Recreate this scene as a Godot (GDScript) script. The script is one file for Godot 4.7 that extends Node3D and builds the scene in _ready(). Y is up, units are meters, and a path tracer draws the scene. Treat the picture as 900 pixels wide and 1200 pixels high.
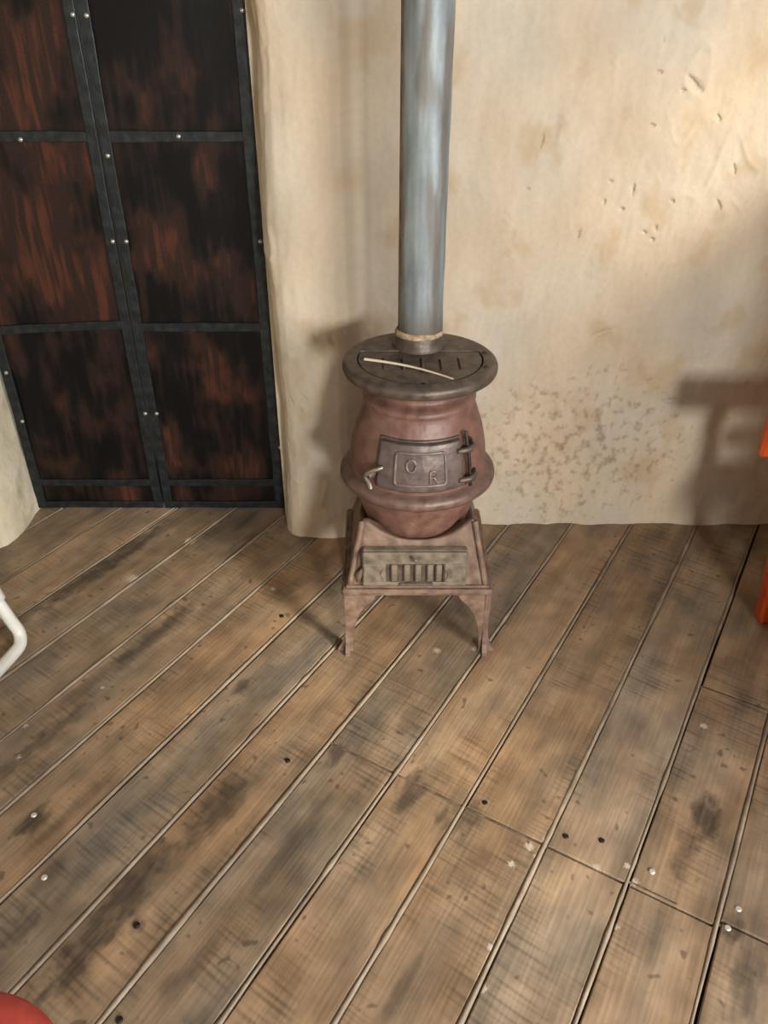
extends Node3D
# A cast-iron pot-belly stove in the corner of an adobe room with an old plank floor.

const ROOM_X0 := -2.0
const ROOM_X1 := 1.75
const ROOM_Z0 := -2.225
const ROOM_Z1 := 3.2
const ROOM_H := 2.6

var M := {}
var noise := FastNoiseLite.new()
var fbm := FastNoiseLite.new()
var cell := FastNoiseLite.new()
var rng := RandomNumberGenerator.new()

func _ready() -> void:
	setup_view()
	rng.seed = 77
	for n in [noise, fbm, cell]:
		n.seed = 11
		n.frequency = 1.0
		n.fractal_type = FastNoiseLite.FRACTAL_NONE
	noise.noise_type = FastNoiseLite.TYPE_SIMPLEX_SMOOTH
	fbm.noise_type = FastNoiseLite.TYPE_SIMPLEX_SMOOTH
	fbm.fractal_type = FastNoiseLite.FRACTAL_FBM
	fbm.fractal_octaves = 4
	cell.noise_type = FastNoiseLite.TYPE_PERLIN
	make_materials()
	build_floor()
	build_walls()
	build_doors()
	build_stove()
	build_pipe()
	build_orange_chair()
	build_white_chair()
	build_red_stool()
	build_added_cupboard()
	build_lid_splinter()

# ------------------------------------------------------------------ camera, sky, lights, exposure
func setup_view() -> void:
	var cam := Camera3D.new()
	cam.name = "camera"
	add_child(cam)
	cam.position = Vector3(0, 1.5, 0)
	cam.rotation_degrees = Vector3(-33.2, 0, 0)
	cam.fov = rad_to_deg(2.0 * atan(600.0 / 950.0))
	cam.near = 0.05
	cam.current = true
	var e := Environment.new()
	e.background_mode = Environment.BG_SKY
	var sky := Sky.new()
	var sm := ProceduralSkyMaterial.new()
	sm.sky_top_color = Color(0.55, 0.68, 0.86)
	sm.sky_horizon_color = Color(0.85, 0.89, 0.93)
	sm.ground_horizon_color = Color(0.72, 0.68, 0.60)
	sm.ground_bottom_color = Color(0.55, 0.48, 0.40)
	sm.sun_angle_max = 1.0
	sm.energy_multiplier = 1.2
	sky.sky_material = sm
	e.sky = sky
	e.tonemap_mode = Environment.TONE_MAPPER_LINEAR
	e.tonemap_exposure = 1.0
	e.sdfgi_enabled = true
	e.ssao_enabled = true
	e.ssil_enabled = true
	var we := WorldEnvironment.new()
	we.name = "environment"
	we.environment = e
	add_child(we)
	# hazy sun that comes in through the small window of the right wall
	var sun := DirectionalLight3D.new()
	sun.name = "sun"
	add_child(sun)
	sun.look_at_from_position(Vector3.ZERO, Vector3(-1.0, -0.75, -1.0), Vector3.UP)
	sun.light_color = Color(1.0, 0.95, 0.86)
	sun.light_energy = 1.05
	sun.light_angular_distance = 9.0
	sun.shadow_enabled = true
	# daylight of the window behind the viewer, to the right
	area_light("window_daylight", Vector3(1.42, 1.68, ROOM_Z1 - 0.02), Vector2(0.5, 0.6), Vector3(0, 0, -1), Color(1.0, 0.99, 0.97), 15.5)
	area_light("added_fill_far", Vector3(-0.9, 1.5, ROOM_Z1 - 0.02), Vector2(1.4, 1.2), Vector3(0, 0, -1), Color(0.95, 0.98, 1.0), 0.6)  # added soft fill from behind left, no known window there
	# and of the larger window beside the viewer, in the right wall
	area_light("window_daylight_side", Vector3(ROOM_X1 - 0.02, 1.5, 0.55), Vector2(1.1, 1.1), Vector3(-1, 0, 0), Color(1.0, 0.995, 0.98), 9.8)

func area_light(called: String, at: Vector3, size: Vector2, facing: Vector3, color: Color, energy: float) -> void:
	var l := AreaLight3D.new()
	l.name = called
	add_child(l)
	l.look_at_from_position(at, at + facing, Vector3.UP)
	l.area_size = size
	l.area_normalize_energy = true
	l.light_color = color
	l.light_energy = energy
	l.shadow_enabled = true
	l.set("area_range", 14.0)

# ------------------------------------------------------------------ helpers
func tag(o: Node, label: String, category: String, group := "") -> void:
	o.set_meta("label", label)
	o.set_meta("category", category)
	if group != "":
		o.set_meta("group", group)

func structure(o: Node, label := "") -> void:
	o.set_meta("kind", "structure")
	if label != "":
		o.set_meta("label", label)

func thing(called: String, at: Vector3) -> Node3D:
	var o := Node3D.new()
	o.name = called
	add_child(o, true)
	o.position = at
	return o

func put(mesh: Mesh, called: String, mat: Material, parent: Node, at := Vector3.ZERO, turn := Vector3.ZERO) -> MeshInstance3D:
	var o := MeshInstance3D.new()
	o.name = called
	o.mesh = mesh
	o.material_override = mat
	parent.add_child(o, true)
	o.position = at
	o.rotation = turn
	return o

func begin() -> SurfaceTool:
	var st := SurfaceTool.new()
	st.begin(Mesh.PRIMITIVE_TRIANGLES)
	st.set_smooth_group(-1)
	return st

func finish(st: SurfaceTool) -> ArrayMesh:
	st.generate_normals()
	return st.commit()

# one flat convex face whose front looks away from c
func face(st: SurfaceTool, pts: Array, c: Vector3) -> void:
	var n: Vector3 = (pts[1] - pts[0]).cross(pts[2] - pts[0])
	var out: bool = n.dot(pts[0] - c) > 0.0
	for i in range(1, pts.size() - 1):
		var tri := [pts[0], pts[i + 1], pts[i]] if out else [pts[0], pts[i], pts[i + 1]]
		for p: Vector3 in tri:
			st.set_uv(Vector2(p.x, p.y))
			st.add_vertex(p)

# box with chamfered edges
func add_box(st: SurfaceTool, c: Vector3, s: Vector3, ch := 0.002, basis := Basis.IDENTITY) -> void:
	var h := s * 0.5
	ch = minf(ch, minf(h.x, minf(h.y, h.z)) * 0.9)
	var g := func(sx: float, sy: float, sz: float, axis: int) -> Vector3:
		var v := Vector3(sx * (h.x - ch), sy * (h.y - ch), sz * (h.z - ch))
		v[axis] = [sx * h.x, sy * h.y, sz * h.z][axis]
		return c + basis * v
	for a in 3:
		for s1 in [-1.0, 1.0]:
			var q := []
			for k in [[-1.0, -1.0], [1.0, -1.0], [1.0, 1.0], [-1.0, 1.0]]:
				var sg := [0.0, 0.0, 0.0]
				sg[a] = s1
				sg[(a + 1) % 3] = k[0]
				sg[(a + 2) % 3] = k[1]
				q.append(g.call(sg[0], sg[1], sg[2], a))
			face(st, q, c)
	for a in 3:
		var b := (a + 1) % 3
		var d := (a + 2) % 3
		for s1 in [-1.0, 1.0]:
			for s2 in [-1.0, 1.0]:
				var q := []
				for t in [[-1.0, b], [1.0, b], [1.0, d], [-1.0, d]]:
					var sg := [0.0, 0.0, 0.0]
					sg[a] = t[0]
					sg[b] = s1
					sg[d] = s2
					q.append(g.call(sg[0], sg[1], sg[2], t[1]))
				face(st, q, c)
	for sx in [-1.0, 1.0]:
		for sy in [-1.0, 1.0]:
			for sz in [-1.0, 1.0]:
				face(st, [g.call(sx, sy, sz, 0), g.call(sx, sy, sz, 1), g.call(sx, sy, sz, 2)], c)

func box_mesh(s: Vector3, ch := 0.002) -> ArrayMesh:
	var st := begin()
	add_box(st, Vector3.ZERO, s, ch)
	return finish(st)

# extruded polygon: outline in (x, y) of frame, depth along frame z from 0 to d
func add_prism(st: SurfaceTool, poly: PackedVector2Array, d: float, frame: Transform3D) -> void:
	if Geometry2D.is_polygon_clockwise(poly):
		poly = poly.duplicate()
		poly.reverse()
	var tri := Geometry2D.triangulate_polygon(poly)
	var n := poly.size()
	for i in range(0, tri.size(), 3):
		var a := poly[tri[i]]
		var b := poly[tri[i + 1]]
		var c := poly[tri[i + 2]]
		if (b - a).cross(c - a) < 0.0:
			var t := b
			b = c
			c = t
		for p: Vector2 in [a, c, b]:
			st.set_uv(p)
			st.add_vertex(frame * Vector3(p.x, p.y, d))
		for p: Vector2 in [a, b, c]:
			st.set_uv(p)
			st.add_vertex(frame * Vector3(p.x, p.y, 0))
	for i in n:
		var a := poly[i]
		var b := poly[(i + 1) % n]
		for v: Vector3 in [Vector3(a.x, a.y, 0), Vector3(b.x, b.y, d), Vector3(b.x, b.y, 0), Vector3(a.x, a.y, 0), Vector3(a.x, a.y, d), Vector3(b.x, b.y, d)]:
			st.set_uv(Vector2(v.x, v.y))
			st.add_vertex(frame * v)

# a grid of nu by nv points; smooth normals; front = du x dv
func grid(nu: int, nv: int, pos: PackedVector3Array, uv: PackedVector2Array, wrap_u := false, flip := false) -> ArrayMesh:
	var nor := PackedVector3Array()
	nor.resize(nu * nv)
	for j in nv:
		var j0 := maxi(j - 1, 0) * nu
		var j1 := mini(j + 1, nv - 1) * nu
		for i in nu:
			var i0 := i - 1
			var i1 := i + 1
			if wrap_u:
				if i0 < 0:
					i0 = nu - 2
				if i1 >= nu:
					i1 = 1
			else:
				i0 = maxi(i0, 0)
				i1 = mini(i1, nu - 1)
			var n := (pos[j * nu + i1] - pos[j * nu + i0]).cross(pos[j1 + i] - pos[j0 + i])
			nor[j * nu + i] = (-n if flip else n).normalized()
	var idx := PackedInt32Array()
	idx.resize((nu - 1) * (nv - 1) * 6)
	var k := 0
	for j in nv - 1:
		for i in nu - 1:
			var a := j * nu + i
			var b := a + 1
			var c := a + nu
			var d := c + 1
			if flip:
				idx[k] = a; idx[k + 1] = b; idx[k + 2] = c; idx[k + 3] = b; idx[k + 4] = d; idx[k + 5] = c
			else:
				idx[k] = a; idx[k + 1] = c; idx[k + 2] = b; idx[k + 3] = b; idx[k + 4] = c; idx[k + 5] = d
			k += 6
	var ar := []
	ar.resize(Mesh.ARRAY_MAX)
	ar[Mesh.ARRAY_VERTEX] = pos
	ar[Mesh.ARRAY_NORMAL] = nor
	ar[Mesh.ARRAY_TEX_UV] = uv
	ar[Mesh.ARRAY_INDEX] = idx
	var m := ArrayMesh.new()
	m.add_surface_from_arrays(Mesh.PRIMITIVE_TRIANGLES, ar)
	return m

# surface of revolution about y; profile of (radius, height) from bottom to top
func lathe(prof: Array, seg := 64, wob := 0.0) -> ArrayMesh:
	var pos := PackedVector3Array()
	var uv := PackedVector2Array()
	var nv := prof.size()
	for j in nv:
		var p: Vector2 = prof[j]
		for i in seg + 1:
			var t := TAU * i / seg
			var r := p.x
			if wob > 0.0:
				r += wob * noise.get_noise_3d(cos(t) * 2.0, p.y * 14.0, sin(t) * 2.0)
			pos.append(Vector3(sin(t) * r, p.y, cos(t) * r))
			uv.append(Vector2(float(i) / seg, p.y))
	return grid(seg + 1, nv, pos, uv, true, false)

# profile corners rounded so that smooth normals do not smear the flats
func crisp(prof: Array, d := 0.0015) -> Array:
	var out := []
	for i in prof.size():
		var p: Vector2 = prof[i]
		if i == 0 or i == prof.size() - 1:
			out.append(p)
			continue
		var a: Vector2 = prof[i - 1]
		var b: Vector2 = prof[i + 1]
		out.append(p + (a - p).normalized() * minf(d, p.distance_to(a) * 0.4))
		out.append(p + (b - p).normalized() * minf(d, p.distance_to(b) * 0.4))
	return out

# round bar along a line of points, closed at both ends
func tube(pts: Array, rad: Variant, seg := 10) -> ArrayMesh:
	var pos := PackedVector3Array()
	var uv := PackedVector2Array()
	var n := pts.size()
	var up := Vector3.UP
	var first: Vector3 = (pts[1] - pts[0]).normalized()
	if absf(first.dot(up)) > 0.9:
		up = Vector3.RIGHT
	var side := first.cross(up).normalized()
	var rows := 0
	for j in n:
		var t: Vector3 = (pts[mini(j + 1, n - 1)] - pts[maxi(j - 1, 0)]).normalized()
		side = (side - t * side.dot(t)).normalized()
		var other := t.cross(side)
		var r: float = rad if rad is float else rad[j]
		var ends := [r]
		if j == 0:
			ends = [0.0001, r]
		elif j == n - 1:
			ends = [r, 0.0001]
		for rr: float in ends:
			rows += 1
			for i in seg + 1:
				var q := TAU * i / seg
				pos.append(pts[j] + (side * cos(q) + other * sin(q)) * rr)
				uv.append(Vector2(float(i) / seg, float(j) / n))
	return grid(seg + 1, rows, pos, uv, true, true)

func smooth_line(pts: Array, per := 6) -> Array:
	var c := Curve3D.new()
	for i in pts.size():
		var a: Vector3 = pts[maxi(i - 1, 0)]
		var b: Vector3 = pts[mini(i + 1, pts.size() - 1)]
		var t := (b - a) / 6.0
		c.add_point(pts[i], -t, t)
	var out := []
	for i in pts.size() - 1:
		for k in per:
			out.append(c.sample(i, float(k) / per))
	out.append(pts[-1])
	return out

# ------------------------------------------------------------------ textures and materials
func to_texture(w: int, h: int, data: PackedByteArray) -> ImageTexture:
	var im := Image.create_from_data(w, h, false, Image.FORMAT_RGB8, data)
	return ImageTexture.create_from_image(im)

func grain_texture(size: int, freq: float, octaves: int, seed_: int) -> ImageTexture:
	var n := FastNoiseLite.new()
	n.seed = seed_
	n.noise_type = FastNoiseLite.TYPE_SIMPLEX
	n.frequency = freq
	n.fractal_type = FastNoiseLite.FRACTAL_FBM
	n.fractal_octaves = octaves
	return ImageTexture.create_from_image(n.get_seamless_image(size, size))

# two tones mixed by noise, tileable, for triplanar use
func mottled(size: int, freq: float, octaves: int, seed_: int, a: Color, b: Color, c: Color, power := 1.0) -> ImageTexture:
	var n := FastNoiseLite.new()
	n.seed = seed_
	n.noise_type = FastNoiseLite.TYPE_SIMPLEX
	n.frequency = freq
	n.fractal_type = FastNoiseLite.FRACTAL_FBM
	n.fractal_octaves = octaves
	var im := n.get_seamless_image(size, size)
	im.convert(Image.FORMAT_L8)
	var src := im.get_data()
	var data := PackedByteArray()
	data.resize(size * size * 3)
	for i in size * size:
		var t := pow(src[i] / 255.0, power)
		var col := a.lerp(b, t * 2.0) if t < 0.5 else b.lerp(c, t * 2.0 - 1.0)
		data[i * 3] = int(col.r * 255.0)
		data[i * 3 + 1] = int(col.g * 255.0)
		data[i * 3 + 2] = int(col.b * 255.0)
	return to_texture(size, size, data)

func std(color: Color, rough: float, metal := 0.0) -> StandardMaterial3D:
	var m := StandardMaterial3D.new()
	m.albedo_color = color
	m.roughness = rough
	m.metallic = metal
	return m

func tri(m: StandardMaterial3D, tex: Texture2D, per_metre: float, bump: Texture2D = null, depth := 0.1) -> StandardMaterial3D:
	m.albedo_texture = tex
	m.uv1_triplanar = true
	m.uv1_scale = Vector3.ONE * per_metre
	if bump:
		m.heightmap_enabled = true
		m.heightmap_texture = bump
		m.heightmap_scale = depth
	return m

func make_materials() -> void:
	var bump_fine := grain_texture(512, 0.02, 5, 3)
	M.bump = bump_fine
	var white := Color.WHITE
	# rusty pot, ferrous red brown
	M.pot = tri(std(white, 0.45, 0.0), mottled(512, 0.012, 5, 21, Color(0.33, 0.235, 0.205), Color(0.45, 0.33, 0.29), Color(0.53, 0.41, 0.365)), 3.0, bump_fine, 0.12)
	# dark blackened iron of lid and fire door
	M.iron = tri(std(white, 0.45, 0.25), mottled(512, 0.014, 5, 22, Color(0.24, 0.205, 0.185), Color(0.35, 0.31, 0.28), Color(0.43, 0.375, 0.34)), 3.0, bump_fine, 0.10)
	M.iron_grey = tri(std(white, 0.42, 0.25), mottled(512, 0.014, 5, 23, Color(0.27, 0.235, 0.225), Color(0.38, 0.335, 0.325), Color(0.46, 0.40, 0.385)), 3.0, bump_fine, 0.10)
	M.ring = tri(std(white, 0.45, 0.15), mottled(512, 0.014, 5, 37, Color(0.29, 0.235, 0.215), Color(0.42, 0.335, 0.305), Color(0.49, 0.40, 0.37)), 3.0, bump_fine, 0.10)
	M.iron_pale = tri(std(white, 0.4, 0.3), mottled(512, 0.014, 5, 38, Color(0.36, 0.32, 0.31), Color(0.47, 0.425, 0.41), Color(0.56, 0.51, 0.495)), 3.0)  # paler iron tone for the raised moulding and letters
	M.iron_black = tri(std(white, 0.5, 0.3), mottled(256, 0.02, 4, 24, Color(0.13, 0.11, 0.10), Color(0.19, 0.16, 0.145), Color(0.25, 0.205, 0.18)), 4.0)
	# dusty base, paler
	M.base = tri(std(white, 0.6, 0.1), mottled(512, 0.012, 5, 25, Color(0.30, 0.235, 0.20), Color(0.45, 0.365, 0.315), Color(0.54, 0.46, 0.40)), 3.0, bump_fine, 0.10)
	M.drawer = tri(std(white, 0.5, 0.2), mottled(512, 0.014, 5, 26, Color(0.33, 0.30, 0.265), Color(0.46, 0.425, 0.375), Color(0.55, 0.51, 0.46)), 3.0, bump_fine, 0.08)
	M.seam = tri(std(white, 0.7, 0.2), mottled(256, 0.02, 4, 39, Color(0.20, 0.15, 0.11), Color(0.33, 0.25, 0.18), Color(0.45, 0.37, 0.28)), 3.0)
	M.steel = std(Color(0.62, 0.6, 0.57), 0.35, 0.8)
	M.seal = tri(std(white, 0.9), mottled(256, 0.03, 4, 27, Color(0.45, 0.36, 0.26), Color(0.66, 0.58, 0.46), Color(0.8, 0.75, 0.66)), 6.0, bump_fine, 0.2)
	# door irons
	M.strap = tri(std(white, 0.45, 0.4), mottled(512, 0.02, 5, 28, Color(0.09, 0.105, 0.115), Color(0.135, 0.16, 0.17), Color(0.20, 0.23, 0.24)), 2.0, bump_fine, 0.1)
	M.rivet = std(Color(0.72, 0.72, 0.7), 0.35, 0.7)
	M.orange = tri(std(white, 0.4), mottled(256, 0.012, 4, 29, Color(0.62, 0.22, 0.05), Color(0.74, 0.29, 0.07), Color(0.80, 0.36, 0.12)), 2.0)
	M.white_paint = tri(std(white, 0.35), mottled(256, 0.012, 4, 30, Color(0.80, 0.82, 0.80), Color(0.88, 0.89, 0.87), Color(0.92, 0.92, 0.90)), 3.0)
	M.red = tri(std(white, 0.6), mottled(256, 0.02, 4, 31, Color(0.62, 0.22, 0.19), Color(0.70, 0.27, 0.23), Color(0.76, 0.33, 0.28)), 4.0)
	M.straw = std(Color(0.86, 0.80, 0.70), 0.7)
	M.filler = tri(std(white, 0.95), mottled(512, 0.01, 4, 32, Color(0.40, 0.35, 0.295), Color(0.54, 0.485, 0.42), Color(0.68, 0.63, 0.57)), 1.3, bump_fine, 0.25)
	M.filler_dark = tri(std(white, 0.95), mottled(512, 0.02, 5, 33, Color(0.22, 0.17, 0.13), Color(0.36, 0.30, 0.24), Color(0.55, 0.49, 0.42)), 2.5, bump_fine, 0.25)
	M.under = std(Color(0.36, 0.28, 0.21), 0.95)
	M.nail_bright = std(Color(0.86, 0.85, 0.82), 0.4, 0.5)
	M.nail_dark = std(Color(0.14, 0.12, 0.11), 0.5, 0.4)
	M.plaster_plain = tri(std(white, 0.95), mottled(512, 0.008, 5, 34, Color(0.72, 0.66, 0.56), Color(0.79, 0.74, 0.65), Color(0.84, 0.80, 0.72)), 0.8, bump_fine, 0.4)
	M.plaster_pale = tri(std(white, 0.95), mottled(512, 0.01, 5, 40, Color(0.76, 0.72, 0.62), Color(0.85, 0.815, 0.72), Color(0.89, 0.86, 0.78)), 1.2, bump_fine, 0.3)  # paler plaster tone for the wall left of the door
	M.ceiling = tri(std(white, 0.95), mottled(512, 0.008, 5, 35, Color(0.24, 0.17, 0.115), Color(0.32, 0.235, 0.165), Color(0.39, 0.29, 0.21)), 0.8)
	M.beam = tri(std(white, 0.7), mottled(512, 0.012, 5, 36, Color(0.22, 0.15, 0.10), Color(0.32, 0.23, 0.16), Color(0.40, 0.29, 0.2)), 1.0)
	M.pipe = make_pipe_material()
	M.rust_panel = make_door_material()
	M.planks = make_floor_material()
	M.wall = make_wall_material()

func put_px(data: PackedByteArray, i: int, r: float, g: float, b: float) -> void:
	data[i] = int(clampf(r, 0.0, 1.0) * 255.0)
	data[i + 1] = int(clampf(g, 0.0, 1.0) * 255.0)
	data[i + 2] = int(clampf(b, 0.0, 1.0) * 255.0)

# galvanised sheet: zinc bloom, drips and a rusty seam
func make_pipe_material() -> StandardMaterial3D:
	var w := 256
	var h := 1024
	var data := PackedByteArray()
	data.resize(w * h * 3)
	for y in h:
		var fy := float(y) / h * 1.85
		for x in w:
			var t := TAU * x / w
			var cx := cos(t) * 0.053
			var cz := sin(t) * 0.053
			var n := fbm.get_noise_3d(cx * 22.0, fy * 6.0, cz * 22.0)
			var s := noise.get_noise_3d(cx * 60.0, fy * 3.0, cz * 60.0 + 9.0)
			var k := cell.get_noise_3d(cx * 150.0, fy * 90.0, cz * 150.0)
			var v := 0.565 + 0.11 * n + 0.05 * s + 0.02 * k
			var r := v * 0.93
			var g := v * 1.0
			var b := v * 1.03
			# rust bloom in soft blotches
			var rust := clampf((fbm.get_noise_3d(cx * 14.0 + 4.0, fy * 2.2, cz * 14.0) - 0.18) * 3.0, 0.0, 0.7)
			r = lerpf(r, 0.40, rust * 0.5)
			g = lerpf(g, 0.32, rust * 0.5)
			b = lerpf(b, 0.25, rust * 0.5)
			# heat tint at the foot of the pipe with a ragged edge
			var heat := clampf((0.10 + 0.05 * n - (1.85 - fy)) * 14.0, 0.0, 1.0)
			r = lerpf(r, 0.38, heat * 0.7)
			g = lerpf(g, 0.34, heat * 0.7)
			b = lerpf(b, 0.29, heat * 0.7)
			put_px(data, (y * w + x) * 3, r, g, b)
	var m := std(Color.WHITE, 0.6, 0.35)
	m.albedo_texture = to_texture(w, h, data)
	return m

# old rusted sheet: streaks that ran down, soot and orange bloom; one texture for both leaves
const DOOR_X0 := -1.19
const DOOR_W := 0.88
const DOOR_TOP := 2.02
func make_door_material() -> StandardMaterial3D:
	var w := 512
	var h := 1172
	var data := PackedByteArray()
	data.resize(w * h * 3)
	# [x0, x1, y0, y1, soot, rust] of each sheet
	var sheets := [[-1.2, -0.747, 1.16, 2.1, 0.30, 0.45], [-0.747, -0.3, 1.16, 2.1, 0.50, 0.48], [-1.2, -0.747, 0.64, 1.16, 0.22, 0.56], [-0.747, -0.3, 0.64, 1.16, 0.42, 0.42], [-1.2, -0.747, 0.0, 0.64, 0.50, 0.40], [-0.747, -0.3, 0.0, 0.64, 0.42, 0.5]]
	for y in h:
		var wy := (1.0 - float(y) / h) * DOOR_TOP
		for x in w:
			var wx := DOOR_X0 + float(x) / w * DOOR_W
			var soot := 0.4
			var rust := 0.4
			for s in sheets:
				if wx >= s[0] and wx < s[1] and wy >= s[2] and wy < s[3]:
					soot = s[4]
					rust = s[5]
			var streak := noise.get_noise_2d(wx * 34.0, wy * 3.6)
			var streak2 := noise.get_noise_2d(wx * 80.0 + 30.0, wy * 7.0)
			var blot := fbm.get_noise_2d(wx * 6.0, wy * 4.0 + 3.0)
			var big := noise.get_noise_2d(wx * 3.1 + 7.0, wy * 2.6)
			var so := clampf(soot + 0.6 * blot + 0.22 * streak + 0.10 * streak2 + 0.32 * big, 0.0, 1.0)
			so = smoothstep(0.15, 0.75, so)
			var ru := clampf(rust + 0.5 * streak + 0.30 * streak2 - 0.4 * blot, 0.0, 1.0)
			ru = smoothstep(0.42, 1.0, ru)
			var r := lerpf(0.175, 0.305, ru)
			var g := lerpf(0.125, 0.18, ru)
			var b := lerpf(0.11, 0.135, ru)
			var f := 0.02 * cell.get_noise_2d(wx * 220.0, wy * 160.0)
			r = lerpf(r, 0.055, so) + f
			g = lerpf(g, 0.052, so) + f
			b = lerpf(b, 0.054, so) + f
			put_px(data, (y * w + x) * 3, r, g, b)
	var m := std(Color.WHITE, 0.42, 0.0)
	m.metallic_specular = 0.3
	m.albedo_texture = to_texture(w, h, data)
	return m

# ------------------------------------------------------------------ floor
const BOARD_ANGLE := 59.5
const SEAMS := [-3.32, -3.15, -2.975, -2.80, -2.63, -2.46, -2.29, -2.12, -1.951, -1.782, -1.613, -1.444, -1.276, -1.106, -0.942, -0.772, -0.592, -0.421, -0.235, -0.063, 0.11, 0.282, 0.455, 0.63, 0.80, 0.97, 1.145, 1.315, 1.49, 1.66, 1.83, 2.0, 2.17, 2.345, 2.52, 2.69, 2.86, 3.03, 3.2]
const TEX_X0 := -1.45
const TEX_Z0 := -2.4
const TEX_W := 2.9
const TEX_D := 1.95
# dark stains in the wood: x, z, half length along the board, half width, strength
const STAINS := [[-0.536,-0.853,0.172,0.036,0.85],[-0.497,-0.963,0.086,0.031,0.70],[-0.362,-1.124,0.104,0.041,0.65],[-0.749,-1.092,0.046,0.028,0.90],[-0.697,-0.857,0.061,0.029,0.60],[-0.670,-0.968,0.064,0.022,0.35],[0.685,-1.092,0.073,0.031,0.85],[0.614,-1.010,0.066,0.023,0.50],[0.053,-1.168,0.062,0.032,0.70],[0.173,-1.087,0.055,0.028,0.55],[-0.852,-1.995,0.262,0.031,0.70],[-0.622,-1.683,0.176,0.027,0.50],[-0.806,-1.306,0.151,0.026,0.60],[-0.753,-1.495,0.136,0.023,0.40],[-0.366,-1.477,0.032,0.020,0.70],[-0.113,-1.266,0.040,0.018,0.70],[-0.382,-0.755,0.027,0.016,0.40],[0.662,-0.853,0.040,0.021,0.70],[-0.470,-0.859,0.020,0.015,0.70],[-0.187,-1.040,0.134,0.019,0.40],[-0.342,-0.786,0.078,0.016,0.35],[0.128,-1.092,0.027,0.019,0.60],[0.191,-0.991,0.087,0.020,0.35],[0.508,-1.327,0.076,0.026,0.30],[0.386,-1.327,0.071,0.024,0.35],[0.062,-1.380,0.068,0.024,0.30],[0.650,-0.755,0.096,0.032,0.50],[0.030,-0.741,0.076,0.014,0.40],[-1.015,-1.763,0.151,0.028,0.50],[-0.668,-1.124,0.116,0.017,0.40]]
# paint and plaster spots: x, z, radius
const SPOTS := [[0.301,-1.026,0.0106],[0.493,-0.982,0.0086],[0.497,-0.950,0.0119],[0.176,-0.745,0.0091],[0.338,-1.040,0.0089],[0.260,-0.987,0.0087],[0.311,-1.005,0.0070],[0.142,-1.615,0.0114],[0.243,-1.622,0.0092],[0.771,-1.353,0.0103],[-0.623,-2.122,0.0191],[-0.756,-1.927,0.0205],[-0.327,-1.878,0.0076],[-0.302,-2.004,0.0105],[0.432,-0.980,0.0086],[0.198,-0.817,0.0063],[0.441,-0.857,0.0065],[-0.864,-1.353,0.0062],[-0.843,-1.256,0.0059],[-0.715,-1.477,0.0065]]

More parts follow.
